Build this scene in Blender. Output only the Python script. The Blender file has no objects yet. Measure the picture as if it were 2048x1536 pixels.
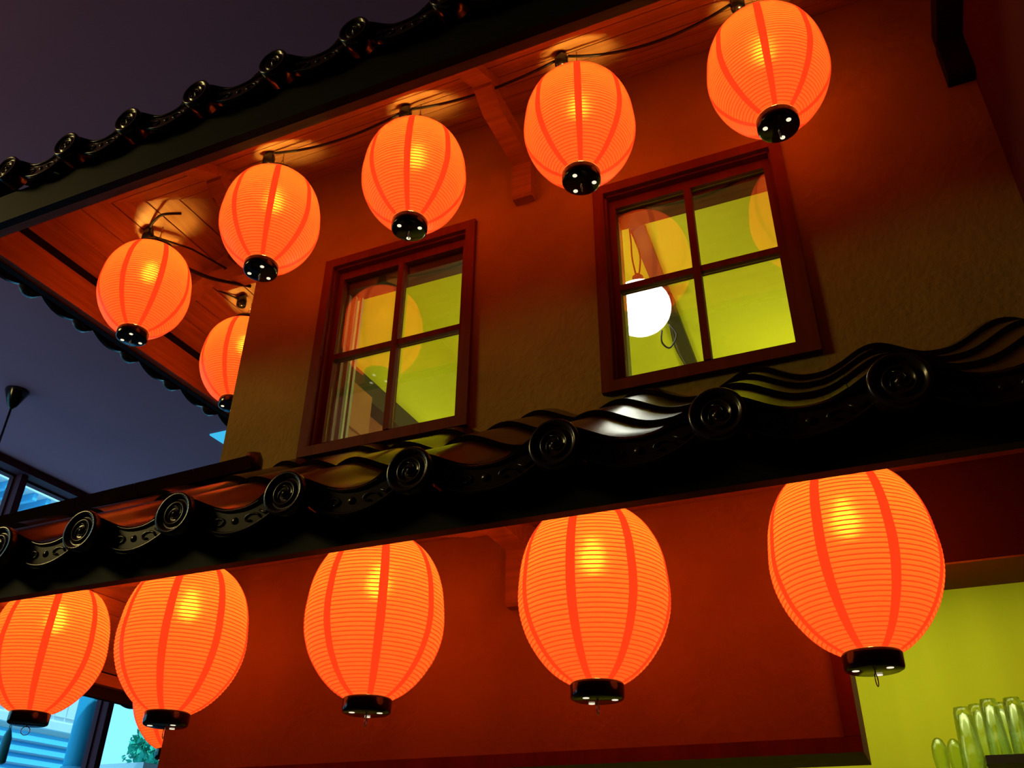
import bpy, bmesh, math, random
from mathutils import Vector, Matrix
random.seed(7)
C = bpy.context.scene.collection
sc = bpy.context.scene
PI = math.pi
H = 1.6            # eye height: the shapes below are measured from eye level, everything is lifted by H at the end
# ---------------------------------------------------------------- camera, world, exposure
MR = ((0.9161, 0.4007, 0.0119), (-0.1957, 0.4728, -0.8592), (-0.3499, 0.7848, 0.5116))   # right, down, forward
F = 1733.44
cam = bpy.data.objects.new('camera', bpy.data.cameras.new('camera')); C.objects.link(cam)
fw = Vector(MR[2]).normalized(); rt = Vector(MR[0]); rt = (rt - fw * rt.dot(fw)).normalized(); up = rt.cross(fw)
cam.matrix_world = Matrix(((rt.x, up.x, -fw.x, 0), (rt.y, up.y, -fw.y, 0), (rt.z, up.z, -fw.z, 0), (0, 0, 0, 1)))
cam.data.sensor_width = 36; cam.data.lens = F / 2048 * 36; cam.data.clip_start = .02; cam.data.clip_end = 200
sc.camera = cam
w = bpy.data.worlds.new('world'); sc.world = w; w.use_nodes = True
bg = w.node_tree.nodes['Background']; bg.inputs['Color'].default_value = (.24, .74, 1, 1); bg.inputs['Strength'].default_value = 1.5
sc.view_settings.view_transform = 'Standard'; sc.view_settings.look = 'None'; sc.view_settings.gamma = 1
sc.view_settings.use_curve_mapping = False; sc.view_settings.exposure = 0
cy = sc.cycles
cy.use_denoising = True; cy.max_bounces = 7; cy.diffuse_bounces = 3; cy.glossy_bounces = 3; cy.transmission_bounces = 6
cy.transparent_max_bounces = 12; cy.caustics_refractive = False; cy.caustics_reflective = False; cy.sample_clamp_indirect = 6

def light(name, kind, loc, energy, color, rot=(0, 0, 0), **kw):
    d = bpy.data.lights.new(name, kind); o = bpy.data.objects.new(name, d); C.objects.link(o)
    o.location = loc; o.rotation_euler = rot; d.energy = energy; d.color = color
    for k, v in kw.items(): setattr(d, k, v)
    return o
lh = light('hall_ceiling_lamp', 'AREA', (-8.2, -1.6, 4.75), 215, (1, .80, .28), shape='DISK', size=2.2)
lh.rotation_euler = (Vector((-2.2, 2.6, 1.7)) - lh.location).to_track_quat('-Z', 'Y').to_euler()
sun = light('sun', 'SUN', (0, 0, 12), 3.4, (.50, .90, 1), angle=.01)
sun.rotation_euler = Vector((-.62, .25, -1.25)).to_track_quat('-Z', 'Y').to_euler()
# ---------------------------------------------------------------- materials
def s2l(r, g, b):
    f = lambda c: c / 12.92 if c <= .04045 else ((c + .055) / 1.055) ** 2.4
    return (f(r / 255), f(g / 255), f(b / 255), 1)
def mat(name, col, rough=.6, spec=.4, noise=None, scale=8., bump=0., bscale=60., metal=0., stretch=(1, 1, 1), coat=0.):
    m = bpy.data.materials.new(name); m.use_nodes = True; n = m.node_tree.nodes; l = m.node_tree.links
    b = n['Principled BSDF']; b.inputs['Base Color'].default_value = (*col[:3], 1)
    b.inputs['Roughness'].default_value = rough; b.inputs['Specular IOR Level'].default_value = spec; b.inputs['Metallic'].default_value = metal
    b.inputs['Coat Weight'].default_value = coat; b.inputs['Coat Roughness'].default_value = .12
    tc = n.new('ShaderNodeTexCoord'); mp = n.new('ShaderNodeMapping'); mp.inputs['Scale'].default_value = stretch
    l.new(tc.outputs['Object'], mp.inputs['Vector'])
    if noise:
        t = n.new('ShaderNodeTexNoise'); t.inputs['Scale'].default_value = scale; t.inputs['Detail'].default_value = 6
        r = n.new('ShaderNodeValToRGB'); r.color_ramp.elements[0].position = .32; r.color_ramp.elements[1].position = .68
        r.color_ramp.elements[0].color = (*noise[:3], 1); r.color_ramp.elements[1].color = (*col[:3], 1)
        l.new(mp.outputs['Vector'], t.inputs['Vector']); l.new(t.outputs['Fac'], r.inputs['Fac']); l.new(r.outputs['Color'], b.inputs['Base Color'])
    if bump:
        t2 = n.new('ShaderNodeTexNoise'); t2.inputs['Scale'].default_value = bscale; t2.inputs['Detail'].default_value = 4
        bp = n.new('ShaderNodeBump'); bp.inputs['Strength'].default_value = bump; bp.inputs['Distance'].default_value = .01
        l.new(mp.outputs['Vector'], t2.inputs['Vector']); l.new(t2.outputs['Fac'], bp.inputs['Height']); l.new(bp.outputs['Normal'], b.inputs['Normal'])
    return m
def emit(name, col, s):
    m = bpy.data.materials.new(name); m.use_nodes = True; n = m.node_tree.nodes; n.clear()
    e = n.new('ShaderNodeEmission'); e.inputs['Color'].default_value = (*col[:3], 1); e.inputs['Strength'].default_value = s
    o = n.new('ShaderNodeOutputMaterial'); m.node_tree.links.new(e.outputs[0], o.inputs[0]); return m
def paper(name, ecol, es, tcol, through=.05):
    # lit lantern paper: glows by itself, lets the bulb's light diffuse through, and shows the bulb as a soft hot spot
    m = bpy.data.materials.new(name); m.use_nodes = True; n = m.node_tree.nodes; l = m.node_tree.links; n.clear()
    o = n.new('ShaderNodeOutputMaterial'); e = n.new('ShaderNodeEmission'); e.inputs['Color'].default_value = (*ecol, 1); e.inputs['Strength'].default_value = es
    t = n.new('ShaderNodeBsdfTranslucent'); t.inputs['Color'].default_value = (*tcol, 1)
    d = n.new('ShaderNodeBsdfPrincipled'); d.inputs['Base Color'].default_value = (.35, .05, .012, 1); d.inputs['Roughness'].default_value = .45
    r = n.new('ShaderNodeBsdfRefraction'); r.inputs['IOR'].default_value = 1.12; r.inputs['Roughness'].default_value = .78; r.inputs['Color'].default_value = (1, .62, .12, 1)
    m1 = n.new('ShaderNodeMixShader'); m1.inputs[0].default_value = .5; l.new(t.outputs[0], m1.inputs[1]); l.new(d.outputs[0], m1.inputs[2])
    m2 = n.new('ShaderNodeMixShader'); m2.inputs[0].default_value = through; l.new(m1.outputs[0], m2.inputs[1]); l.new(r.outputs[0], m2.inputs[2])
    a = n.new('ShaderNodeAddShader'); l.new(m2.outputs[0], a.inputs[0]); l.new(e.outputs[0], a.inputs[1]); l.new(a.outputs[0], o.inputs[0])
    return m
def pane_glass(name, refl, tint=(1, 1, 1)):
    m = bpy.data.materials.new(name); m.use_nodes = True; n = m.node_tree.nodes; l = m.node_tree.links; n.clear()
    o = n.new('ShaderNodeOutputMaterial'); t = n.new('ShaderNodeBsdfTransparent'); t.inputs[0].default_value = (*tint, 1)
    g = n.new('ShaderNodeBsdfGlossy'); g.inputs['Roughness'].default_value = .01; g.inputs['Color'].default_value = (1, 1, 1, 1)
    x = n.new('ShaderNodeMixShader'); x.inputs[0].default_value = refl
    l.new(t.outputs[0], x.inputs[1]); l.new(g.outputs[0], x.inputs[2]); l.new(x.outputs[0], o.inputs[0]); return m

M_plaster = mat('ochre_plaster', (.40, .27, .055), .9, .1, noise=(.33, .215, .04), scale=3.5, bump=.35, bscale=45)
M_plaster_lo = mat('red_ochre_plaster', (.34, .20, .05), .9, .1, noise=(.28, .15, .035), scale=3, bump=.3, bscale=45)
M_wood = mat('red_stained_wood', (.40, .21, .08), .5, .3, noise=(.28, .135, .048), scale=5, bump=.15, bscale=30, stretch=(.6, 8, 8))
M_woody = mat('red_stained_wood_crosswise', (.40, .21, .08), .5, .3, noise=(.28, .135, .048), scale=5, bump=.15, bscale=30, stretch=(8, .6, 8))
M_frame = mat('dark_red_window_wood', (.18, .034, .011), .6, .1, noise=(.135, .025, .008), scale=6, stretch=(4, 4, .6))
M_fascia = mat('dark_brown_fascia_wood', (.014, .011, .005), .6, .12, noise=(.010, .008, .003), scale=5, stretch=(.5, 6, 6))
M_tile = mat('brown_black_glazed_tile', (.030, .013, .006), .24, .45, noise=(.018, .008, .005), scale=9, coat=.15)
M_ridge = mat('dark_ridge_tile', (.03, .02, .012), .4, .5)
M_black = mat('black_lacquer', (.006, .005, .005), .16, .5)
M_wire = mat('bright_wire', (.7, .65, .6), .25, .6, metal=1)
M_cable = mat('black_rubber_cable', (.012, .008, .006), .5, .3)
M_paper = paper('orange_lantern_paper', (1, .083, .0125), 1.0, (.22, .056, .008), .008)
M_seam = paper('red_seam_paper', (1, .052, .008), .90, (.14, .018, .003), .002)
M_rib = paper('orange_rib_paper', (1, .068, .009), .88, (.18, .040, .005), .005)
M_bulb = emit('hot_filament_bulb', (1, .60, .12), 330)
M_hole = emit('cap_hole_glow', (1, .86, .62), 1.05)
M_pane = pane_glass('window_glass', .13, (.95, .97, .93))
M_hallglass = pane_glass('hall_window_glass', .05, (.95, .99, 1))
M_inwall = mat('yellow_green_paint', (.56, .57, .022), .8, .2, noise=(.52, .53, .02), scale=2)
M_inceil = mat('yellow_green_ceiling', (.48, .48, .018), .85, .2)
M_jamb = mat('pale_green_jamb', (.55, .62, .42), .6, .3)
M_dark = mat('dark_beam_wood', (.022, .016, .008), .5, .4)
M_shelfwood = mat('orange_brown_wood', (.42, .17, .04), .5, .3, noise=(.32, .12, .03), scale=4)
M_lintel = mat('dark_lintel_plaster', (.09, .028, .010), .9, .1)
M_barlit = mat('bar_lit_lintel_soffit', (.50, .46, .06), .8, .1)
M_lowwall = mat('brown_low_wall', (.30, .10, .022), .7, .2, noise=(.20, .06, .015), scale=3)
M_barwall = mat('lime_bar_wall', (.54, .57, .012), .8, .2, noise=(.49, .52, .010), scale=1.2, stretch=(6, 1, .5))
M_globe = emit('white_globe_glow', (1, 1, .9), 6)
M_hallceil = mat('hall_ceiling_paint', (.54, .185, .265), .9, .1, noise=(.50, .17, .245), scale=.7)
M_halldark = mat('maroon_hall_beam', (.09, .02, .04), .7, .2)
M_hallwall = mat('grey_hall_wall', (.05, .04, .05), .9, .1)
M_floor = mat('dark_floor_stone', (.035, .028, .024), .5, .3, noise=(.025, .02, .018), scale=2)
M_panel = emit('cyan_light_panel', (.05, .50, .85), 1.0)
M_white = mat('white_siding', (.85, .87, .9), .7, .2)
M_blue = mat('blue_grey_louvre', (.12, .55, .88), .6, .3)
M_pipe = mat('teal_downpipe', (.03, .42, .68), .5, .4)
M_leaf = mat('tree_leaf_green', (.05, .60, .38), .6, .3, noise=(.02, .35, .25), scale=5)
M_bark = mat('tree_bark', (.12, .12, .12), .9, .1)
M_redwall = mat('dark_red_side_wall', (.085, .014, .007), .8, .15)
def glassmat():
    m = bpy.data.materials.new('clear_glass'); m.use_nodes = True; n = m.node_tree.nodes; n.clear()
    g = n.new('ShaderNodeBsdfGlass'); g.inputs['IOR'].default_value = 1.45; g.inputs['Roughness'].default_value = .02; g.inputs['Color'].default_value = (.93, 1, .93, 1)
    x = n.new('ShaderNodeMixShader'); x.inputs[0].default_value = .55; tr = n.new('ShaderNodeBsdfTransparent'); tr.inputs[0].default_value = (.9, .97, .85, 1)
    o = n.new('ShaderNodeOutputMaterial'); l = m.node_tree.links; l.new(tr.outputs[0], x.inputs[1]); l.new(g.outputs[0], x.inputs[2]); l.new(x.outputs[0], o.inputs[0]); return m
M_glass = glassmat()

# ---------------------------------------------------------------- mesh helpers
class MB:
    def __init__(s): s.v = []; s.f = []; s.sm = []
    def add(s, vs, fs, smooth=False):
        k = len(s.v); s.v += [tuple(v) for v in vs]; s.f += [tuple(i + k for i in f) for f in fs]; s.sm += [smooth] * len(fs); return s
    def box(s, a, b):
        x0, y0, z0 = a; x1, y1, z1 = b
        return s.add([(x0, y0, z0), (x1, y0, z0), (x1, y1, z0), (x0, y1, z0), (x0, y0, z1), (x1, y0, z1), (x1, y1, z1), (x0, y1, z1)],
                     [(0, 3, 2, 1), (4, 5, 6, 7), (0, 1, 5, 4), (1, 2, 6, 5), (2, 3, 7, 6), (3, 0, 4, 7)])
    def prism(s, poly, axis, a, b):
        n = len(poly); g = {'x': lambda p, t: (t, p[0], p[1]), 'y': lambda p, t: (p[0], t, p[1]), 'z': lambda p, t: (p[0], p[1], t)}[axis]
        return s.add([g(p, a) for p in poly] + [g(p, b) for p in poly], [tuple(range(n)), tuple(range(2 * n - 1, n - 1, -1))] + [(i, i + n, (i + 1) % n + n, (i + 1) % n) for i in range(n)])
    def hexa(s, lo, hi):       # two matching quads
        return s.add(list(lo) + list(hi), [(0, 3, 2, 1), (4, 5, 6, 7), (0, 1, 5, 4), (1, 2, 6, 5), (2, 3, 7, 6), (3, 0, 4, 7)])
    def tube(s, pts, r, n=8, closed=False):
        P = [Vector(p) for p in pts]; N = len(P); vs = []; prev = None
        for i in range(N):
            t = (P[(i + 1) % N] - P[i - 1]) if closed else (P[min(i + 1, N - 1)] - P[max(i - 1, 0)])
            t.normalize()
            if prev is None: a = t.orthogonal().normalized()
            else:
                a = prev - t * prev.dot(t); a = a.normalized() if a.length > 1e-6 else t.orthogonal().normalized()
            prev = a; b = t.cross(a)
            for k in range(n):
                q = 2 * PI * k / n; vs.append(P[i] + (a * math.cos(q) + b * math.sin(q)) * r)
        fs = []
        for i in range(N if closed else N - 1):
            j = (i + 1) % N
            for k in range(n): fs.append((i * n + k, i * n + (k + 1) % n, j * n + (k + 1) % n, j * n + k))
        if not closed: fs += [tuple(range(n - 1, -1, -1)), tuple((N - 1) * n + k for k in range(n))]
        return s.add(vs, fs, True)
    def lathe(s, prof, n=32, c=(0, 0, 0), axis='z', smooth=True, caps=True):
        vs = []
        for r, h in prof:
            for k in range(n):
                q = 2 * PI * k / n; x, y = r * math.cos(q), r * math.sin(q)
                vs.append({'z': (x, y, h), 'y': (x, h, y), 'x': (h, x, y)}[axis])
        vs = [(a + c[0], b + c[1], d + c[2]) for a, b, d in vs]; fs = []
        for i in range(len(prof) - 1):
            for k in range(n): fs.append((i * n + k, i * n + (k + 1) % n, (i + 1) * n + (k + 1) % n, (i + 1) * n + k))
        if caps: fs += [tuple(range(n - 1, -1, -1)), tuple((len(prof) - 1) * n + k for k in range(n))]
        return s.add(vs, fs, smooth)
    def xf(s, M):
        s.v = [tuple(M @ Vector(v)) for v in s.v]; return s
    def data(s, name, m):
        me = bpy.data.meshes.new(name); me.from_pydata(s.v, [], s.f)
        bm = bmesh.new(); bm.from_mesh(me); bmesh.ops.recalc_face_normals(bm, faces=bm.faces)
        bm.to_mesh(me); bm.free()
        me.materials.append(m)
        for p, q in zip(me.polygons, s.sm): p.use_smooth = q
        return me
    def build(s, name, m, parent=None): return put(name, s.data(name, m), parent)
def put(name, me, parent=None, M=None):
    o = bpy.data.objects.new(name, me); C.objects.link(o)
    if parent: o.parent = parent
    if M is not None: o.matrix_local = M
    return o
def tag(o, label=None, cat=None, group=None, kind=None):
    for k, v in (('label', label), ('category', cat), ('group', group), ('kind', kind)):
        if v: o[k] = v
    return o
def thing(name, loc, label, cat, group=None, kind=None):
    o = bpy.data.objects.new(name, None); C.objects.link(o); o.location = loc; o.empty_display_size = .1
    return tag(o, label, cat, group, kind)
def local(mb, o): 
    L = o.location; mb.v = [(a - L.x, b - L.y, c - L.z) for a, b, c in mb.v]; return mb
def smooth_path(pts, n=6):
    P = [Vector(p) for p in pts]; out = []
    for i in range(len(P) - 1):
        p0, p1, p2, p3 = P[max(i - 1, 0)], P[i], P[i + 1], P[min(i + 2, len(P) - 1)]
        for k in range(n):
            t = k / n; out.append(.5 * ((2 * p1) + (p2 - p0) * t + (2 * p0 - 5 * p1 + 4 * p2 - p3) * t * t + (3 * p1 - p0 - 3 * p2 + p3) * t ** 3))
    return out + [P[-1]]
def sag(a, b, d, n=14):
    a, b = Vector(a), Vector(b); return [a.lerp(b, i / n) - Vector((0, 0, d * 4 * (i / n) * (1 - i / n))) for i in range(n + 1)]
def wall_grid(xs, zs, holes, t0, t1, axis='y'):
    mb = MB(); nx, nz = len(xs) - 1, len(zs) - 1
    def solid(i, j):
        if not (0 <= i < nx and 0 <= j < nz): return False
        cx, cz = (xs[i] + xs[i + 1]) / 2, (zs[j] + zs[j + 1]) / 2
        return not any(a < cx < b and c < cz < d for a, b, c, d in holes)
    P = (lambda x, t, z: (x, t, z)) if axis == 'y' else (lambda x, t, z: (t, x, z))
    for i in range(nx):
        for j in range(nz):
            if not solid(i, j): continue
            x0, x1, z0, z1 = xs[i], xs[i + 1], zs[j], zs[j + 1]
            for t in (t0, t1): mb.add([P(x0, t, z0), P(x1, t, z0), P(x1, t, z1), P(x0, t, z1)], [(0, 1, 2, 3)])
            if not solid(i - 1, j): mb.add([P(x0, t0, z0), P(x0, t1, z0), P(x0, t1, z1), P(x0, t0, z1)], [(0, 1, 2, 3)])
            if not solid(i + 1, j): mb.add([P(x1, t0, z0), P(x1, t1, z0), P(x1, t1, z1), P(x1, t0, z1)], [(0, 1, 2, 3)])
            if not solid(i, j - 1): mb.add([P(x0, t0, z0), P(x0, t1, z0), P(x1, t1, z0), P(x1, t0, z0)], [(0, 1, 2, 3)])
            if not solid(i, j + 1): mb.add([P(x0, t0, z1), P(x0, t1, z1), P(x1, t1, z1), P(x1, t0, z1)], [(0, 1, 2, 3)])
    return mb
def struct(mb, name, m): return tag(mb.build(name, m), kind='structure')

# ---------------------------------------------------------------- the hall
XL, YB, ZC = -10.5, 17., 5.0
WY, WX = 2.63, -2.57           # house wall planes
struct(MB().box((XL - .3, -7, -1.8), (7, YB + .3, -1.6)), 'floor', M_floor)
struct(MB().box((XL - .3, -7, ZC), (7, YB + .3, ZC + .2)), 'ceiling', M_hallceil)
struct(MB().box((XL - .3, YB, -1.6), (7, YB + .3, ZC)), 'wall_far', M_hallwall)
struct(MB().box((XL - .3, -7.3, -1.6), (7, -7, ZC)), 'wall_rear', M_hallwall)
struct(MB().box((7, -7, -1.6), (7.3, YB, ZC)), 'wall_east', M_hallwall)
MUL = [.13, 2.5, 4.85, 7.21, 9.58, 11.95, 14.3]         # mullion centres along the window wall
WZ0, WZ1 = .3, 4.9
hy = [-7, MUL[0], MUL[-1], YB]
struct(wall_grid([-7, MUL[0] + .05, MUL[-1] - .05, YB], [-1.6, WZ0, WZ1, ZC], [(MUL[0], MUL[-1], WZ0, WZ1)], XL - .25, XL, 'x'), 'wall_window_side', M_halldark)
struct(MB().box((XL, MUL[0], WZ1), (XL + .12, YB, ZC)), 'trim_1', M_halldark)
for i in range(len(MUL) - 1):
    a, b = MUL[i] + .05, MUL[i + 1] - .05
    wn = tag(bpy.data.objects.new('window_%d' % (i + 3), None), kind='structure'); C.objects.link(wn); wn.location = (XL - .1, a, WZ0)
    fr = MB()
    for (y0, y1, z0, z1) in ((a, a + .03, WZ0, WZ1), (b - .03, b, WZ0, WZ1), (a, b, WZ1 - .03, WZ1), (a, b, WZ0, WZ0 + .05)): fr.box((XL - .16, y0, z0), (XL - .08, y1, z1))
    local(fr, wn).build('window_frame', M_halldark, wn)
    local(MB().box((XL - .17, a, 3.35), (XL - .05, b, 3.5)), wn).build('transom', M_halldark, wn)
    for z0, z1 in ((WZ0 + .05, 3.35), (3.5, WZ1 - .03)):
        local(MB().box((XL - .125, a + .03, z0), (XL - .115, b - .03, z1)), wn).build('pane', M_hallglass, wn)
for i, y in enumerate(MUL[1:-1]):
    struct(MB().box((XL - .2, y - .05, WZ0), (XL + .04, y + .05, WZ1)), 'trim_%d' % (i + 11), M_halldark)
pt = light('daylight_portal', 'AREA', (XL + .02, 7.2, 2.6), 1, (1, 1, 1), (0, -PI / 2, 0), shape='RECTANGLE', size=4.55, size_y=14.1)
pt.data.cycles.is_portal = True
# lit panel let into the ceiling
tag(MB().box((-7.43, 7.34, ZC - .02), (-6.0, 8.6, ZC - .001)).build('ceiling_light', M_panel), 'cyan glowing light panel in the dark hall ceiling beside the wall corner', 'ceiling light')
# pendant canopies and rods
t = thing('pendant_lamp', (-8.78, 5.62, ZC), 'black cone canopy and rod hanging from the dark hall ceiling', 'pendant lamp')
MB().lathe([(.125, -.001), (.125, -.02), (.05, -.20), (.02, -.235), (.016, -.24)], 20).build('canopy', M_black, t)
MB().tube([(0, 0, -.23), (0, 0, -1.9)], .013).build('rod', M_black, t)
MB().lathe([(.03, -1.85), (.05, -1.9), (.2, -2.05), (.21, -2.1), (.19, -2.1), (.04, -1.93)], 24).build('lamp_shade', M_black, t)
t = thing('chain_lamp', (XL + .2, 7.96, 3.42), 'dark blue lamp on a chain in front of the hall window behind the corner lantern', 'lamp')
MB().box((-.25, -.015, -.015), (.02, .015, .015)).build('wall_arm', M_halldark, t)
ch = MB()
for i in range(24):
    z = -.03 - i * .0685; q = i % 2 * PI / 2
    ch.tube([(math.cos(q) * .012 * math.cos(a), math.sin(q) * .012 * math.cos(a), z - .035 + .038 * math.sin(a)) for a in [k * PI / 4 for k in range(8)]], .006, 5, True)
tag(ch.build('chain', M_pipe, t), kind='stuff')
MB().lathe([(.015, -1.66), (.03, -1.70), (.055, -1.78), (.06, -2.05), (.03, -2.08)], 20).build('lamp_shade', M_pipe, t)

# ---------------------------------------------------------------- outside the hall windows
OX = -17.
t = thing('neighbour_building', (OX, 12, -1.6), 'white building outside with siding boards and louvres, seen through the tall hall windows', 'building')
local(MB().box((OX - 4, 3, -1.6), (OX, 15.2, 7.4)), t).build('body', M_white, t)
for i in range(40):
    y = 3.3 + i * .3
    local(MB().box((OX, y, 3.3), (OX + .04, y + .27, 7.1)), t).build('siding_board', M_white, t)
local(MB().box((OX, 3, 3.0), (OX + .15, 15.2, 3.16)), t).build('ledge', M_white, t)
for i in range(16):
    z = 2.9 - i * .22
    local(MB().hexa([(OX, 3, z - .16), (OX + .12, 3, z - .18), (OX + .12, 15.2, z - .18), (OX, 15.2, z - .16)], [(OX, 3, z), (OX + .02, 3, z), (OX + .02, 15.2, z), (OX, 15.2, z)]), t).build('louvre_slat', M_blue, t)
local(MB().box((OX, 3, 7.3), (OX + .9, 15.2, 7.42)), t).build('roof_edge', M_white, t)
for i in range(36):
    y = 3.2 + i * .33
    local(MB().box((OX + .05, y, 7.14), (OX + .85, y + .1, 7.299)), t).build('rafter', M_blue, t)
t = thing('downpipe', (-12.2, 10.72, -1.6), 'teal metal post standing outside beside the hall window mullion', 'pipe')
MB().tube([(0, 0, 0), (0, 0, 7.)], .16, 12).build('pipe', M_pipe, t)
MB().lathe([(.19, 3.2), (.19, 3.3)], 12).build('collar', M_blue, t)
t = thing('kiosk', (-12.9, 12.2, -1.6), 'small flat roofed blue kiosk outside below the tree', 'kiosk')
MB().box((-.5, .1, 0), (.5, 1.25, 3.44)).build('body', M_blue, t)
MB().box((-.65, 0, 3.44), (.65, 1.38, 3.56)).build('roof_slab', M_white, t)
MB().box((.5, .25, 2.6), (.53, 1.1, 3.3)).build('shutter', M_pipe, t)
# tree
t = thing('street_tree', (-15.2, 15.55, -1.6), 'bright green leafy tree outside the hall window behind the side lantern', 'tree')
MB().tube([(0, 0, 0), (.05, .02, 1.2), (-.05, .1, 2.4), (.1, .05, 3.6), (0, .1, 4.9)], .08, 8).build('trunk', M_bark, t)
br = MB()
for q in range(7):
    a = q * .9; br.tube([(0, .05, 1.6 + .25 * q), (.6 * math.cos(a), .6 * math.sin(a), 3.2 + .28 * q)], .025, 6)
br.build('branch', M_bark, t)
lf = MB(); rnd = random.Random(3)
for k in range(2600):
    a, b = rnd.uniform(0, 2 * PI), rnd.uniform(-1, 1); rr = rnd.uniform(.2, 1) ** .5
    cl = rnd.choice([(0, .35, 5.35, .4), (0, .45, 4.85, .5), (.2, -.55, 4.35, .42), (0, .1, 4.3, .6), (.1, .9, 4.7, .6), (-.1, -.1, 3.8, .75), (0, .7, 3.9, .7)])
    p = Vector((cl[0], cl[1], cl[2])) + Vector((math.cos(a) * math.sqrt(1 - b * b), math.sin(a) * math.sqrt(1 - b * b), b)) * rr * cl[3]
    u = Vector((rnd.gauss(0, 1), rnd.gauss(0, 1), rnd.gauss(0, 1))).normalized(); v = u.orthogonal().normalized(); s = rnd.uniform(.05, .11)
    lf.add([p - u * s, p + v * s * .5, p + u * s, p - v * s * .5], [(0, 1, 2, 3)])
tag(lf.build('foliage', M_leaf, t), kind='stuff')

# ---------------------------------------------------------------- house walls
W1 = (-2.14, -1.353, 1.565, 2.60); W2 = (-.807, -.041, 1.58, 2.575)      # outer casing x0 x1 z0 z1
CW = .045
op = [(a + CW, b - CW, c + CW, d - CW) for a, b, c, d in (W1, W2)]
xs = sorted([WX, .66] + [v for o in op for v in o[:2]]); zs = sorted([1.12, 3.28] + [v for o in op for v in o[2:]])
struct(wall_grid(xs, zs, op, WY, WY + .16), 'wall_front', M_plaster)
struct(MB().box((WX, WY + .161, -1.6), (WX + .16, 6.5, 3.28)), 'wall_side', M_plaster)
struct(MB().box((WX, WY, .347), (-.14, WY + .16, 1.119)), 'wall_front_lower', M_plaster_lo)
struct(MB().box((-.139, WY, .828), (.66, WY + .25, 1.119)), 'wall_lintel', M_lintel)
struct(MB().box((-.1384, WY + .003, .822), (.659, WY + .25, .8275)), 'trim_9', M_barlit)  # thin board added, its olive colour imitates bar light on the lintel underside
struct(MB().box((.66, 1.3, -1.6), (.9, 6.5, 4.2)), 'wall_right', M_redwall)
struct(MB().box((-.181, WY - .022, .385), (-.1385, WY + .25, .82)), 'trim_6', M_frame)
struct(MB().box((WX, WY - .022, .345), (-.1385, WY + .25, .384)), 'trim_7', M_frame)
# rooms behind the walls
struct(MB().box((WX + .17, 6.3, 1.2), (.655, 6.5, 3.19)), 'wall_upper_room_back', M_inwall)
struct(MB().box((WX, WY + .165, 3.2), (.655, 6.5, 3.3)), 'ceiling_upper_room', M_inceil)
struct(MB().box((WX + .165, WY + .165, 1.42), (.655, 6.3, 1.47)), 'floor_upper_room', M_inceil)
struct(MB().box((WX + .161, WY + .165, 2.386), (WX + .175, 6.3, 3.2)), 'wall_upper_room_side', M_inwall)
struct(MB().box((WX + .161, WY + .165, 1.2), (WX + .172, 6.3, 2.26)), 'wall_upper_room_low', M_lowwall)
struct(MB().box((WX + .161, WY + .17, 2.26), (WX + .26, 6.3, 2.385)), 'trim_8', M_dark)
struct(MB().box((.63, WY + .165, 1.2), (.655, 6.3, 3.2)), 'wall_upper_room_east', M_inwall)
struct(MB().box((WX + .17, 4.3, -1.6), (.655, 4.5, 1.36)), 'wall_bar_back', M_barwall)
struct(MB().box((WX + .17, WY + .26, 1.36), (.655, 4.5, 1.4)), 'ceiling_bar', M_inceil)
lu = light('upper_room_light', 'POINT', (-.2, 5.2, 2.4), 33, (1, .95, .45), shadow_soft_size=.15)
light('upper_room_light_low', 'POINT', (-1.75, 4.4, 1.75), 38, (1, 1, .55), shadow_soft_size=.2)
light('bar_light', 'AREA', (.1, 3.5, 1.34), 13, (1, .95, .5), (0, 0, 0), shape='RECTANGLE', size=1.0, size_y=.5)
light('bar_light_west', 'AREA', (-1.4, 3.5, 1.34), 13, (1, .95, .5), (0, 0, 0), shape='RECTANGLE', size=1.6, size_y=.5)

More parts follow.
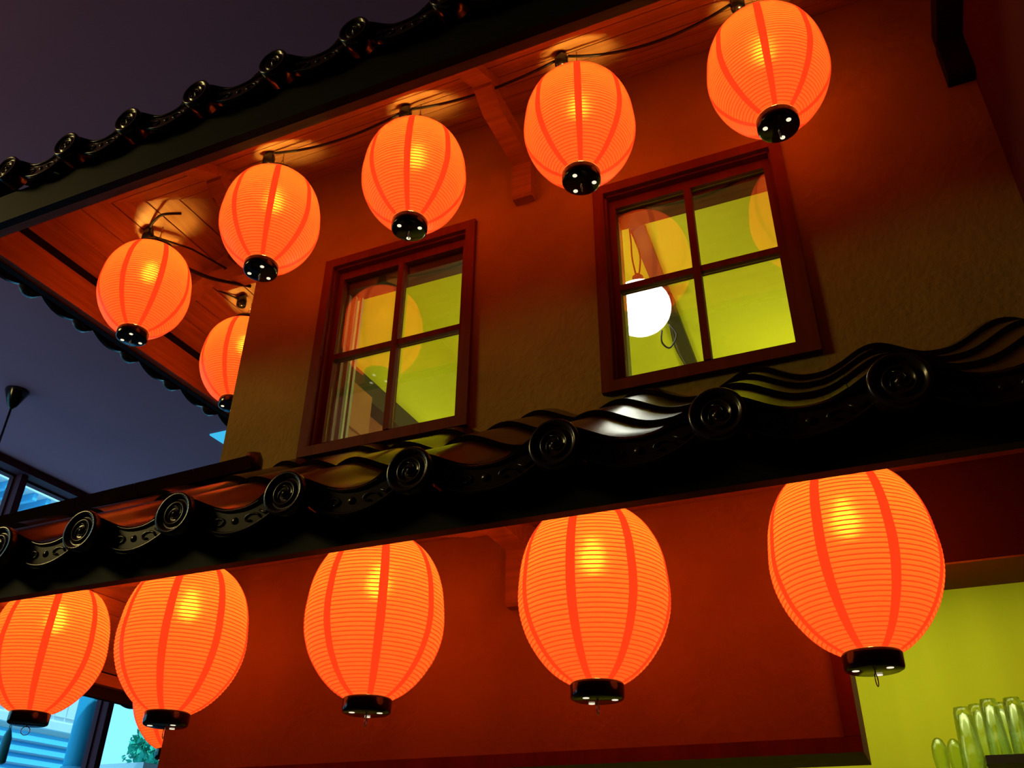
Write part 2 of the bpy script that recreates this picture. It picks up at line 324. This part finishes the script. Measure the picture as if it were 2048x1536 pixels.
# ---------------------------------------------------------------- the two house windows
for wi, (a, b, c, d) in enumerate((W1, W2)):
    wn = tag(bpy.data.objects.new('window_%d' % (wi + 1), None), kind='structure'); C.objects.link(wn); wn.location = ((a + b) / 2, WY, c)
    y0 = WY - .022
    for nm, (x0, x1, z0, z1) in (('casing_side', (a, a + CW, c, d)), ('casing_side', (b - CW, b, c, d)), ('casing_head', (a + CW, b - CW, d - CW, d)), ('casing_sill', (a + CW, b - CW, c, c + CW))):
        local(MB().box((x0, y0, z0), (x1, WY + .001, z1)), wn).build(nm, M_frame, wn)
    i0, i1, j0, j1 = a + CW, b - CW, c + CW, d - CW
    # lining of the opening
    ln = MB()
    ln.box((i0, WY, j0), (i0 + .008, WY + .16, j1)); ln.box((i1 - .008, WY, j0), (i1, WY + .16, j1)); ln.box((i0, WY, j1 - .008), (i1, WY + .16, j1)); ln.box((i0, WY, j0), (i1, WY + .16, j0 + .008))
    local(ln, wn).build('lining', M_frame, wn)
    sy0, sy1 = WY + .03, WY + .065; s = .026
    i0 += .009; i1 -= .009; j0 += .009; j1 -= .009
    local(MB().box((i0, sy0, j0), (i0 + s, sy1, j1)), wn).build('sash_stile', M_frame, wn)
    local(MB().box((i1 - s, sy0, j0), (i1, sy1, j1)), wn).build('sash_stile', M_frame, wn)
    local(MB().box((i0 + s, sy0, j1 - s - .015), (i1 - s, sy1, j1)), wn).build('sash_rail', M_frame, wn)
    local(MB().box((i0 + s, sy0, j0), (i1 - s, sy1, j0 + s)), wn).build('sash_rail', M_frame, wn)
    xm = (i0 + i1) / 2; zm = (j0 + j1) / 2 - .01; g = .014
    local(MB().box((xm - g, sy0 - .006, j0 + s), (xm + g, sy1 - .002, j1 - s - .015)), wn).build('muntin', M_frame, wn)
    local(MB().box((i0 + s, sy0, zm - g), (xm - g, sy1, zm + g)), wn).build('muntin', M_frame, wn)
    local(MB().box((xm + g, sy0, zm - g), (i1 - s, sy1, zm + g)), wn).build('muntin', M_frame, wn)
    for x0, x1 in ((i0 + s, xm - g), (xm + g, i1 - s)):
        for z0, z1 in ((j0 + s, zm - g), (zm + g, j1 - s - .015)):
            local(MB().box((x0 + .0005, sy1 - .016, z0 + .0005), (x1 - .0005, sy1 - .012, z1 - .0005)), wn).build('pane', M_pane, wn)
    # pale inner lining behind the sash
    jb = MB(); q = WY + .161; r = WY + .20
    jb.box((i0 - .05, q, j0 - .05), (i0 + .004, r, j1 + .05)); jb.box((i1 - .004, q, j0 - .05), (i1 + .05, r, j1 + .05)); jb.box((i0 - .05, q, j0 - .05), (i1 + .05, r, j0 + .004))
    local(jb, wn).build('inner_lining', M_jamb, wn)
    local(MB().box((i0 + .004, WY + .072, 2.468), (i1 - .004, WY + .158, j1 + .004)), wn).build('shaded_head_box', M_dark, wn)  # dark header box, shade under the window head put into its colour
    for k in range(3 if wi == 0 else 1):
        local(MB().box((i0 + .006 + .022 * k, WY + .10 + .02 * k, j0), (i0 + .018 + .022 * k, WY + .118 + .02 * k, j1)), wn).build('blind_track', M_jamb, wn)

# things in the upper room
t = thing('globe_lamp', (-.885, 3.6, 2.64), 'bright white globe lamp on cords inside the upper window', 'lamp')
MB().lathe([(.158 * math.sin(PI * k / 16) + .0005, -.146 * math.cos(PI * k / 16)) for k in range(16)] + [(.02, .146)], 40).build('globe', M_globe, t)
MB().lathe([(.03, .142), (.03, .2), (.012, .22)], 16).build('lamp_socket', M_dark, t)
for k in (-1, 1):
    MB().tube(smooth_path([(0.006 * k, 0, .2), (.022 * k, 0, .33), (.012 * k - .01, .0, .45), (-.03, .02, .559)]), .005, 6).build('cord', M_dark, t)
MB().tube(smooth_path([(.12, .1, -.07), (.15, .12, -.13), (.11, .12, -.20), (.075, .1, -.17), (.085, .08, -.11)]), .005, 6).build('loose_cord', M_dark, t)
t = thing('lighting_track', (-.86, 3.48, 3.2), 'dark slim track under the upper room ceiling behind the globe lamp', 'lighting track')
a, b = Vector((0, 0, -.02)), Vector((-.08, 1.9, -.02))
MB().hexa([a + Vector((-.04, 0, -.02)), a + Vector((.04, 0, -.02)), b + Vector((.04, 0, -.02)), b + Vector((-.04, 0, -.02))], [a + Vector((-.04, 0, .019)), a + Vector((.04, 0, .019)), b + Vector((.04, 0, .019)), b + Vector((-.04, 0, .019))]).build('rail', M_dark, t)
MB().box((-.045, .75, -.14), (.02, .85, -.04)).build('clip', M_dark, t)
MB().tube(smooth_path([(-.05, .95, -.06), (-.07, 1.15, -.16), (-.04, 1.5, -.24), (-.12, 1.55, -.26), (-.20, 1.5, -.22), (-.22, 1.6, -.30)]), .008, 6).build('loose_cord', M_dark, t)
t = thing('wall_cabinet', (WX + .18, 2.85, 1.25), 'orange brown slotted wooden cabinet inside the window near the house corner', 'cabinet')
MB().box((0, 0, 0), (.14, .42, .98)).build('cabinet_body', M_shelfwood, t)
for k in range(4): MB().box((.14, .03, .12 + .2 * k), (.155, .39, .24 + .2 * k)).build('drawer', M_shelfwood, t)

# ---------------------------------------------------------------- bar shelf with glasses
t = thing('glass_shelf', (.205, 3.72, .435), 'dark shelf board at the lime wall carrying the glasses', 'shelf')
MB().box((0, 0, 0), (.40, .5, .028)).build('shelf_board', M_dark, t)
MB().box((.02, .51, -.12), (.05, .545, 0)).build('shelf_support', M_dark, t)
def glass_mesh(r0, r1, h):
    return MB().lathe([(.001, 0), (r0, 0), (r0 - .001, .003), (r0 - .0035, .001 + .01), (.001, .018)][:0] + [(r1, 0), (r1 + .001, .004), (r0 + .001, h - .02), (r0 - .003, h), (.002, h), (.002, h - .022), (r0 - .004, h - .03), (r1 - .003, .001)], 24, caps=False).data('tumbler', M_glass)
gm = glass_mesh(.030, .037, .20)
spots = [(.262, 3.80, 'upturned clear tumbler nearest the free end of the bar shelf'), (.340, 3.80, 'second upturned clear tumbler in the front row of the bar shelf'), (.225, 3.89, 'upturned clear tumbler in the back row, first from the shelf end'), (.305, 3.89, 'upturned clear tumbler in the back row, standing between the two front tumblers'), (.385, 3.89, 'upturned clear tumbler in the back row, furthest from the shelf end')]
for x, y, lb in spots:
    o = put('drinking_glass', gm); o.location = (x, y, .4631); tag(o, lb, 'glass', 'upturned tumblers on the bar shelf')
t = thing('glass_rack', (.02, 3.70, .395), 'low dark rack standing in front of the lime wall', 'rack')
MB().box((-.02, 0, 0), (.19, .3, .02)).build('shelf_board', M_dark, t)
o = put('drinking_glass', glass_mesh(.031, .042, .225)); o.location = (.168, 3.80, .4151); tag(o, 'tallest upturned clear tumbler, standing alone on the low rack', 'glass')
gb = MB().lathe([(.018, 0), (.024, .02), (.028, .06), (.026, .095), (.018, .115), (.008, .124), (.001, .125), (.001, .119), (.015, .11), (.022, .092), (.024, .06), (.020, .02), (.016, 0)], 24, caps=False).data('goblet', M_glass)
for x, y, lb in ((.062, 3.80, 'small round clear glass at the free end of the low rack'), (.115, 3.84, 'small round clear glass beside the tallest tumbler')):
    o = put('drinking_glass', gb); o.location = (x, y, .4151); tag(o, lb, 'glass')

# ---------------------------------------------------------------- roofs
SL = .60; TH = math.atan(SL); ct, st = math.cos(TH), math.sin(TH)
PW = .37; TL = .36; STEP = .33
def prof(u): return .002 + .058 * ((1 + math.cos(2 * PI * u / PW)) / 2) ** 1.25
US = [(-.10 + i * PW / 20) for i in range(21)]
def tile_body(L=TL):
    mb = MB(); vs = []; th = .016
    for v, dz in ((0, 0), (L, -.019)):
        for u in US: vs.append((u, v, prof(u) + dz))
        for u in US: vs.append((u, v, prof(u) + dz - th))
    n = len(US); fs = []
    for i in range(n - 1):
        fs += [(i, i + 1, 2 * n + i + 1, 2 * n + i), (n + i, 3 * n + i, 3 * n + i + 1, n + i + 1), (i, n + i, n + i + 1, i + 1), (2 * n + i, 2 * n + i + 1, 3 * n + i + 1, 3 * n + i)]
    fs += [(0, 2 * n, 3 * n, n), (n - 1, 2 * n - 1, 4 * n - 1, 3 * n - 1)]
    return mb.add(vs, fs, True)
def sharp(me):
    bm = bmesh.new(); bm.from_mesh(me)
    for e in bm.edges:
        if len(e.link_faces) == 2 and e.calc_face_angle() > .6: e.smooth = False
    bm.to_mesh(me); bm.free(); return me
me_tile = sharp(tile_body().data('roof_tile', M_tile))
def apron():
    # hanging front face of an eave tile between two discs, in a plane facing out; x = along eave, z = up
    mb = MB(); n = 16; u0, u1 = .045, PW - .045
    def top(u): return prof(u) - .004
    def bot(u): s = (u - u0) / (u1 - u0); return -.022 - .058 * math.sin(PI * s) ** .75
    vs = []
    for i in range(n + 1):
        u = u0 + (u1 - u0) * i / n
        vs += [(u, 0, bot(u)), (u, 0, top(u)), (u, .02, bot(u)), (u, .02, top(u))]
    fs = []
    for i in range(n):
        k = 4 * i; fs += [(k, k + 4, k + 5, k + 1), (k + 2, k + 3, k + 7, k + 6), (k, k + 2, k + 6, k + 4), (k + 1, k + 5, k + 7, k + 3)]
    fs += [(0, 1, 3, 2), (4 * n, 4 * n + 2, 4 * n + 3, 4 * n + 1)]
    mb.add(vs, fs)
    mb.tube([(u0 + (u1 - u0) * i / n, -.002, bot(u0 + (u1 - u0) * i / n) + .008) for i in range(n + 1)], .005, 6)
    mb.tube([(u0 + (u1 - u0) * i / n, -.002, top(u0 + (u1 - u0) * i / n) - .004) for i in range(n + 1)], .005, 6)
    return mb
def scroll():
    mb = MB()
    for k, s in ((.13, -1), (.185, 0), (.24, 1)):
        c = -.036
        if s == 0: mb.lathe([(.001, -.004), (.008, -.003), (.011, 0)], 10, (k, -.001, c), 'y'); continue
        pts = [(k + s * (.03 * math.cos(a) * (1 - a / 9)), -.001, c + .016 * math.sin(a) * (1 - a / 9)) for a in [j * .6 for j in range(9)]]
        mb.tube(pts, .0035, 5)
    for k in (.085, .285): mb.tube([(k - .02, -.001, -.016), (k, -.001, -.027), (k + .018, -.001, -.014)], .0035, 5)
    return mb
me_apron = apron().data('apron', M_tile); me_scroll = scroll().data('scroll_relief', M_tile)
me_disc = MB().lathe([(.001, -.030), (.006, -.029), (.008, -.024), (.028, -.023), (.030, -.028), (.034, -.028), (.037, -.023), (.049, -.023), (.052, -.033), (.060, -.033), (.063, -.028), (.063, .05)], 36, axis='y').data('end_disc', M_tile)
tm = MB()
for q in range(3):
    a = q * 2 * PI / 3; tm.tube([(math.cos(a + s * .5) * (.012 + .003 * s), -.025, math.sin(a + s * .5) * (.012 + .003 * s)) for s in range(5)], .0018, 5)
me_tomoe = tm.data('swirl_relief', M_tile)

def roof(label, eX, eY, zt, zf, fas_h, front_x, side_y, ncourse, side_course, sof_wall, sof_eave, lip=.004, SL=.60):
    """eX,eY: planes of the side and front fascia; zt: disc centre height; zf: underside of fascia"""
    TH = math.atan(SL); ct, st = math.cos(TH), math.sin(TH)
    root = thing('tiled_roof', (WX, WY, zt), label, 'roof')
    L = lambda mb: local(mb, root)
    of, ofs = .045, .29                        # tiles overhang the fascia
    def frame(kind):
        if kind == 'f': return Matrix(((1, 0, 0, 0), (0, ct, -st, eY - of), (0, st, ct, zt), (0, 0, 0, 1)))
        return Matrix(((0, ct, -st, eX - ofs), (-1, 0, 0, 0), (0, st, ct, zt), (0, 0, 0, 1)))
    T = Matrix.Translation(-root.location)
    for kind, us, nc in (('f', front_x, ncourse), ('s', [-y for y in side_y], side_course)):
        Fm = frame(kind)
        up_ = Matrix.Rotation(-TH, 4, 'X')
        for i, u in enumerate(us):
            sx = 1.0
            if i + 1 < len(us): sx = abs(us[i + 1] - u) / PW
            elif i: sx = abs(u - us[i - 1]) / PW
            for c in range(nc):
                v = c * STEP
                # keep only what lies on this side of the hip
                p = Fm @ Vector((u + .18 * sx, v + .1, 0))
                hipd = (p.x - p.y) - (eX - eY)
                if (kind == 'f' and hipd < -.02) or (kind == 's' and hipd > -.17): continue
                M = T @ Fm @ Matrix.Translation((u, v, .0)) @ Matrix.Scale(sx, 4, (1, 0, 0))
                if c == 0:
                    o = put('eave_tile', me_tile, root, M)
                    V = Matrix.Translation((0, 0, 0)) @ up_
                    put('apron', me_apron, o, V); put('scroll_relief', me_scroll, o, V)
                    dsc = Matrix.Scale(1 / sx, 4, (1, 0, 0))
                    F_ = Matrix.Translation((0, -.014, 0)); put('end_disc', me_disc, o, V @ dsc @ F_); put('swirl_relief', me_tomoe, o, V @ dsc @ F_)
                else:
                    put('roof_tile', me_tile, root, M)
    # fascias
    L(MB().prism([(eX, eY), (.66, eY), (.66, eY + .035), (eX + .035, eY + .035)], 'z', zf, zf + fas_h)).build('fascia_board', M_fascia, root)
    L(MB().prism([(eX, eY + .001), (eX + .035, eY + .036), (eX + .035, 6.5), (eX, 6.5)], 'z', zf, zf + fas_h)).build('fascia_board', M_fascia, root)
    # lower lip strip in red wood
    L(MB().prism([(eX + .036, eY + .036), (.66, eY + .036), (.66, eY + .075), (eX + .075, eY + .075)], 'z', zf + lip, zf + fas_h)).build('eave_batten', M_wood, root)
    L(MB().prism([(eX + .036, eY + .037), (eX + .075, eY + .076), (eX + .075, 6.5), (eX + .036, 6.5)], 'z', zf + lip, zf + fas_h)).build('eave_batten', M_woody, root)
    # soffit boards
    z_at = lambda d, tot: sof_eave + (sof_wall - sof_eave) * d / tot
    tot = WY - eY; nb = 8; d0 = .076
    for k in range(nb):
        a = d0 + (tot - d0) * k / nb + .0025; b = d0 + (tot - d0) * (k + 1) / nb - .0025
        za, zb = z_at(a, tot), z_at(b, tot)
        L(MB().hexa([(eX + a, eY + a, za), (.66, eY + a, za), (.66, eY + b, zb), (eX + b, eY + b, zb)], [(eX + a, eY + a, za + .02), (.66, eY + a, za + .02), (.66, eY + b, zb + .02), (eX + b, eY + b, zb + .02)])).build('soffit_board', M_wood, root)
        totx = WX - eX; a2, b2 = a * totx / tot, b * totx / tot
        L(MB().hexa([(eX + a2, eY + a, za), (eX + b2, eY + b, zb), (eX + b2, 6.5, zb), (eX + a2, 6.5, za)], [(eX + a2, eY + a, za + .02), (eX + b2, eY + b, zb + .02), (eX + b2, 6.5, zb + .02), (eX + a2, 6.5, za + .02)])).build('soffit_board', M_woody, root)
    # deck behind the boards and under the tiles
    e = .03; zd = sof_eave + .03; zw = sof_wall + .03
    z1 = zt - .035; z2 = zt + (WY - eY) * SL - .03
    L(MB().hexa([(eX + e, eY + e, zd), (.66, eY + e, zd), (.66, WY, zw), (WX, WY, zw)], [(eX + e, eY + e, max(z1, zd + .005)), (.66, eY + e, max(z1, zd + .005)), (.66, WY, z2), (WX, WY, z2)])).build('roof_deck', M_fascia, root)
    L(MB().hexa([(eX + e, eY + e, zd), (WX, WY, zw), (WX, 6.5, zw), (eX + e, 6.5, zd)], [(eX + e, eY + e, max(z1, zd + .005)), (WX, WY, z2), (WX, 6.5, z2), (eX + e, 6.5, max(z1, zd + .005))])).build('roof_deck', M_fascia, root)
    return root
# upper roof
UXs = [-3.20, -2.845, -2.50, -2.14, -1.765, -1.40, -1.02, -.65, -.28, .09, .40]
SYs = [1.98, 2.33, 2.68, 3.03, 3.38, 3.73, 4.08, 4.43, 4.78, 5.13, 5.48, 5.83]
r1 = roof('upper tiled roof with dark glazed tiles and red boarded underside', -3.51, 1.745, 2.755, 2.52, .175, UXs, SYs[::-1], 3, 3, 3.2, 2.69)
LXs = [-3.19, -2.835, -2.475, -2.132, -1.780, -1.408, -1.031, -.645, -.264, .107, .47]
r2 = roof('lower tiled roof running below the two windows', -3.47, 1.775, .916, .78, .10, LXs, SYs[::-1], 4, 4, 1.12, .86, lip=.05, SL=.662)
# hip ridge of the lower roof, running from the eave corner to the wall
h0 = Vector((-3.50, 1.74, .985)); h1 = Vector((-2.31, 2.53, 1.545))
dr = (h1 - h0).normalized(); sd = dr.cross(Vector((0, 0, 1))).normalized(); un = sd.cross(dr).normalized()
n = 7
for k in range(n):
    a = h0.lerp(h1, k / n); b = h0.lerp(h1, (k + .995) / n)
    mb = MB(); q = [a - sd * .06 - un * .06, a + sd * .06 - un * .06, b + sd * .06 - un * .06, b - sd * .06 - un * .06]
    mb.hexa(q, [p + un * .06 for p in q]); 
    pr = [(math.cos(t_) * .05, math.sin(t_) * .045) for t_ in [PI * j / 8 for j in range(9)]]
    vs = [a + sd * x + un * (y - .035) for x, y in pr] + [b + sd * x + un * (y - .035) for x, y in pr]
    mb.add(vs, [(j, j + 1, j + 10, j + 9) for j in range(8)] + [tuple(range(9)), tuple(range(17, 8, -1)), (0, 9, 17, 8)], False)
    local(mb, r2).build('ridge_tile', M_ridge, r2)
mb = MB().lathe([(.03, -.03), (.055, -.02), (.06, .0), (.06, .03), (.03, .045)], 20, axis='y'); mb.xf(Matrix.Translation(h1 - un * .02) @ Matrix.Rotation(-.9, 4, 'Z')); local(mb, r2).build('ridge_end_tile', M_ridge, r2)

# ---------------------------------------------------------------- eave brackets
def bracket(x, base, sofe, sofw, eY, label, side=False, m=None):
    m = m or M_wood
    t = thing('eave_bracket', (x, WY, base) if not side else (WX, x, base), label, 'bracket')
    hw = .045
    def ext(poly, w_):
        mb = MB()
        if not side: mb.prism([(y - WY, z - base) for y, z in poly], 'x', -w_, w_)
        else: mb.prism([((y - WY) * 1.03, z - base) for y, z in poly], 'y', -w_, w_)
        return mb
    zs_ = lambda y: sofe + (sofw - sofe) * (y - eY) / (WY - eY) - .003
    ab = base + .17
    ext([(WY - .001, base), (WY - .001, base + .19), (WY - .055, base + .19), (WY - .055, base + .01), (WY - .045, base)], hw).build('wall_block', m, t)
    ext([(WY - .001, ab + .021), (2.26, ab + .021), (2.17, ab + .075), (2.15, zs_(2.15) if zs_(2.15) > ab + .08 else ab + .09), (2.24, ab + .11), (WY - .001, ab + .11)], hw - .004).build('arm', m, t)
    y0 = eY + .078
    ext([(y0, zs_(y0) - .055), (2.15, zs_(2.15) - .05), (2.30, zs_(2.30) - .045), (2.30, zs_(2.30)), (y0, zs_(y0))], hw).build('rafter', m, t)
    return t
G = 'timber brackets under the eaves'
bracket(-1.117, 2.62, 2.69, 3.2, 1.745, 'red timber bracket between the two windows under the upper eave', )
bracket(-2.505, 2.62, 2.69, 3.2, 1.745, 'red timber bracket at the wall corner behind the upper lanterns')
bracket(.613, 2.585, 2.69, 3.2, 1.745, 'timber bracket darkened as if unlit in the far end against the side wall', m=M_fascia)  # shade put into the colour: near-black wood instead of the red
bracket(2.78, 2.62, 2.69, 3.2, 1.745, 'red timber bracket on the side wall beneath the upper side eave', side=True)
bracket(-1.117, .83, .86, 1.12, 1.775, 'red timber bracket under the lower eave above the plaster panel')
bracket(-2.505, .83, .86, 1.12, 1.775, 'red timber bracket at the wall corner under the lower eave')

# ---------------------------------------------------------------- lanterns
R = .21
PR = [(-.229, .335), (-.208, .50), (-.176, .665), (-.135, .81), (-.1, .897), (-.05, .974), (0, 1), (.05, .985), (.1, .953), (.15, .88), (.19, .778), (.22, .66), (.245, .51), (.262, .365)]
def rad(z):
    # Catmull-Rom over PR
    for i in range(len(PR) - 1):
        if z <= PR[i + 1][0] or i == len(PR) - 2:
            p0 = PR[max(i - 1, 0)]; p1 = PR[i]; p2 = PR[i + 1]; p3 = PR[min(i + 2, len(PR) - 1)]
            h = p2[0] - p1[0]; t = (z - p1[0]) / h
            m1 = (p2[1] - p0[1]) / (p2[0] - p0[0]) * h; m2 = (p3[1] - p1[1]) / (p3[0] - p1[0]) * h
            return R * ((2 * t ** 3 - 3 * t * t + 1) * p1[1] + (t ** 3 - 2 * t * t + t) * m1 + (-2 * t ** 3 + 3 * t * t) * p2[1] + (t ** 3 - t * t) * m2)
NR = 48
# ribs equally spaced along the meridian
arc = [(-.229, rad(-.229))]; S = [0]
for i in range(1, 401):
    z = -.229 + .491 * i / 400; r = rad(z); S.append(S[-1] + math.hypot(z - arc[-1][0], r - arc[-1][1])); arc.append((z, r))
def at_s(s):
    s *= S[-1]
    for i in range(400):
        if S[i + 1] >= s:
            t = (s - S[i]) / max(S[i + 1] - S[i], 1e-9); return arc[i][0] + (arc[i + 1][0] - arc[i][0]) * t, arc[i][1] + (arc[i + 1][1] - arc[i][1]) * t
    return arc[-1]
NS = 64
def shade_mesh():
    mb = MB(); pr = []
    for i in range(NR * 3 + 1):
        z, r = at_s(i / (NR * 3)); f = abs(math.sin(PI * i / 3))
        pr.append((r - .0016 * f if i % 3 else r, z))
    mb.lathe(pr, NS, caps=False); return mb.data('shade', M_paper)
def rib_mesh():
    mb = MB()
    for i in range(1, NR):
        z, r = at_s(i / NR); z0, r0 = at_s(i / NR - .0029); z1, r1 = at_s(i / NR + .0029)
        mb.lathe([(r0 + .0003, z0), (r + .0014, z), (r1 + .0003, z1)], NS, caps=False)
    return mb.data('rib_rings', M_rib)
def seam_mesh():
    mb = MB(); n = 60; vs = []
    for i in range(n + 1):
        z, r = at_s(i / n); hwid = .005 + .0078 * (r / R); q = hwid / r
        for k in (-1, 0, 1): vs.append(((r + .0022) * math.cos(k * q), (r + .0022) * math.sin(k * q), z))
    mb.add(vs, [(3 * i + k, 3 * i + k + 1, 3 * i + k + 4, 3 * i + k + 3) for i in range(n) for k in range(2)], True)
    return mb.data('seam', M_seam)
me_shade, me_ribs, me_seam = shade_mesh(), rib_mesh(), seam_mesh()
rb = rad(-.229); rt_ = rad(.262)
me_cap = MB().lathe([(.001, -.271), (rb - .008, -.271), (rb - .002, -.268), (rb, -.264), (rb + .001, -.232), (rb - .002, -.227), (rb - .006, -.227), (rb - .006, -.251), (.001, -.251)], 40).data('bottom_cap', M_black)
me_top = MB().lathe([(rt_ - .003, .255), (rt_ + .003, .255), (rt_ + .003, .285), (rt_ - .003, .285), (rt_ - .003, .255)], 40, caps=False).data('top_ring', M_black)
me_hole = MB().lathe([(.001, -.0008), (.0085, -.0008), (.0085, .001), (.001, .001)], 16).data('hole_glow', M_hole)  # glowing disc on the cap, imitates bulb light coming through a hole
me_pull = MB().tube([(.015 * math.cos(a), 0, -.292 + .015 * math.sin(a)) for a in [k * PI / 8 for k in range(16)]], .0014, 6, True).tube([(0, 0, -.2715), (0, 0, -.277)], .002, 6).data('pull_ring', M_wire)
me_bulb = MB().lathe([(.001, .065), (.018, .071), (.028, .09), (.03, .108), (.022, .135), (.014, .15), (.013, .165)], 24).data('bulb', M_bulb)
me_bar = MB().tube([(-rt_, 0, .275), (rt_, 0, .275)], .002, 6).tube([(0, 0, .275), (0, 0, .168)], .004, 6).data('bulb_holder', M_wire)
seam_off = {}
def lantern(X, Y, Z, seam_deg, hole_deg, label, group, sof, sock=(-.055, -.03), cord=True):
    t = thing('paper_lantern', (X, Y, Z), label, 'lantern', group)
    put('shade', me_shade, t); tag(put('rib_rings', me_ribs, t), kind='stuff')
    d = Vector((X, Y, 0)).normalized(); rgt = Vector((d.y, -d.x, 0)); th = math.radians(seam_deg)
    v = -d * math.cos(th) + rgt * math.sin(th); az = math.atan2(v.y, v.x)
    for k in range(8): put('seam', me_seam, t, Matrix.Rotation(az + k * PI / 4, 4, 'Z'))
    cp = put('bottom_cap', me_cap, t)
    v = rgt * math.cos(math.radians(hole_deg or 0)) + d * math.sin(math.radians(hole_deg or 0)); ah = math.atan2(v.y, v.x)
    for k in range(3 if hole_deg is not None else 0):
        a = ah + k * 2 * PI / 3; put('hole_glow', me_hole, cp, Matrix.Translation((.046 * math.cos(a), .046 * math.sin(a), -.2712)))
    put('pull_ring', me_pull, cp, Matrix.Rotation(math.atan2(d.y, d.x) - (PI / 2 if hole_deg is None else .2), 4, 'Z'))
    put('top_ring', me_top, t); put('bulb', me_bulb, t); put('bulb_holder', me_bar, t, Matrix.Rotation(az, 4, 'Z'))
    dz = sof - Z
    # wire hanger and black lamp socket fixed to the soffit
    MB().tube([(rt_ * .9, 0, .28), (.02, 0, dz - .12), (0, 0, dz - .085), (-.02, 0, dz - .12), (-rt_ * .9, 0, .28)], .0022, 6).tube([(.008 * math.cos(a), .0, dz - .075 + .012 * math.sin(a)) for a in [k * PI / 6 for k in range(12)]], .002, 5, True).tube([(0, 0, dz - .065), (0, 0, dz)], .0025, 5).build('wire_hanger', M_wire, t)
    so = MB().lathe([(.012, dz - .098), (.026, dz - .09), (.028, dz - .05), (.022, dz - .035), (.02, dz - .022), (.008, dz - .004)], 20, (sock[0], sock[1], 0)).build('cord_connector', M_black, t)
    return t, Vector((X + sock[0], Y + sock[1], sof - .05))
GU, GL = 'lanterns of the upper row', 'lanterns of the lower row'
zs1 = lambda y: 2.69 + .51 * (y - 1.745) / .885
def soft(y): return 2.69 + .51 * (y - 1.745) / (WY - 1.745)
def softl(y): return .86 + .26 * (y - 1.775) / (WY - 1.775)
U = [
 (-3.03, 2.385, 2.52, 13, 22, 'orange lantern at the outermost corner of the upper eave', None),
 (-2.15, 2.21, 2.52, -4, 154, 'orange lantern hanging over the corner of the plaster wall, upper row', None),
 (-1.44, 2.22, 2.52, -10, 90, 'orange lantern directly above the smaller-looking window near the corner', None),
 (-.73, 2.235, 2.52, 0, 0, 'orange lantern between the timber bracket and the lamp-lit window', None),
 (-.03, 2.27, 2.54, 3, 82, 'largest orange lantern of the upper row, cut by the frame top', None),
 (-2.985, 3.06, 2.49, 20, 60, 'orange lantern half hidden behind the wall corner under the upper side eave', None)]
socks = []
for (x, y, z, a, h, lb, _) in U:
    sof = soft(y) if y < 3 else 2.69 + .51 * (x + 3.47) / .9
    if x < -2.6: sof = 2.69 + .51 * (min((x + 3.47) / .9, (y - 1.745) / .885))
    socks.append(lantern(x, y, z, a, h, lb, GU, sof - .001)[1])
Lw = [
 (-3.02, 2.40, .808, -5, None, 'orange lantern of the lower row at the outer eave corner, cut by the frame edge'),
 (-2.217, 2.265, .738, -16, 60, 'orange lantern of the lower row beside the daylit hall window'),
 (-1.45, 2.25, .728, 4, 85, 'orange lantern of the lower row hanging below the window nearest the house corner'),
 (-.75, 2.26, .722, -16, 110, 'orange lantern of the lower row beside the lower bracket'),
 (-.065, 2.325, .757, -18, 80, 'biggest orange lantern, in front of the lime bar opening'),
 (-2.99, 3.13, .775, 10, 40, 'orange lantern under the lower side eave, peeking out behind its neighbour')]
for (x, y, z, a, h, lb) in Lw:
    lantern(x, y, z, a, h, lb, GL, max(softl(min(y, 2.6)), z + .36) if y < 2.7 else z + .36)

# ---------------------------------------------------------------- cables between the upper lanterns
def cable(pts, label, r=.006):
    o = MB().tube(pts, r, 7).build('power_cable', M_cable); tag(o, label, 'cable', 'cables of the upper lanterns'); return o
s = socks
cable(sag(s[1] + Vector((.03, 0, .02)), s[2] + Vector((-.02, 0, .0)), .05), 'black cable from the wall-corner lantern to the lantern over the nearer window')
cable(sag(s[2] + Vector((.03, 0, .0)), s[3] + Vector((-.02, 0, .0)), .045), 'black cable passing the timber bracket between two upper lanterns')
cable(sag(s[3] + Vector((.03, 0, .0)), s[4] + Vector((-.02, 0, .0)), .08), 'black cable sagging from the bracket-side lantern to the largest upper lantern')
c0 = s[0]
cable(smooth_path([c0 + Vector((.0, 0, .02)), c0 + Vector((.05, -.03, .035)), c0 + Vector((.13, -.05, .04)), c0 + Vector((.23, -.03, .03))]), 'short black cable end curling from the corner lantern connector', .007)
cable(smooth_path([c0 + Vector((.02, .01, -.03)), c0 + Vector((.08, .12, -.11)), c0 + Vector((.17, .3, -.12)), c0 + Vector((.26, .5, -.06))]), 'thick black cable running from the corner lantern towards the side wall', .010)
cable([c0 + Vector((.03, .01, -.02)), c0 + Vector((.1, .2, .02)), c0 + Vector((.18, .38, .0)), s[5] + Vector((-.1, -.2, .0)), s[5]], 'thin cable from the corner lantern to the side-eave lantern', .005)

# ---------------------------------------------------------------- lift everything to standing height
for o in list(sc.objects):
    if o.parent is None:
        o.location.z += H
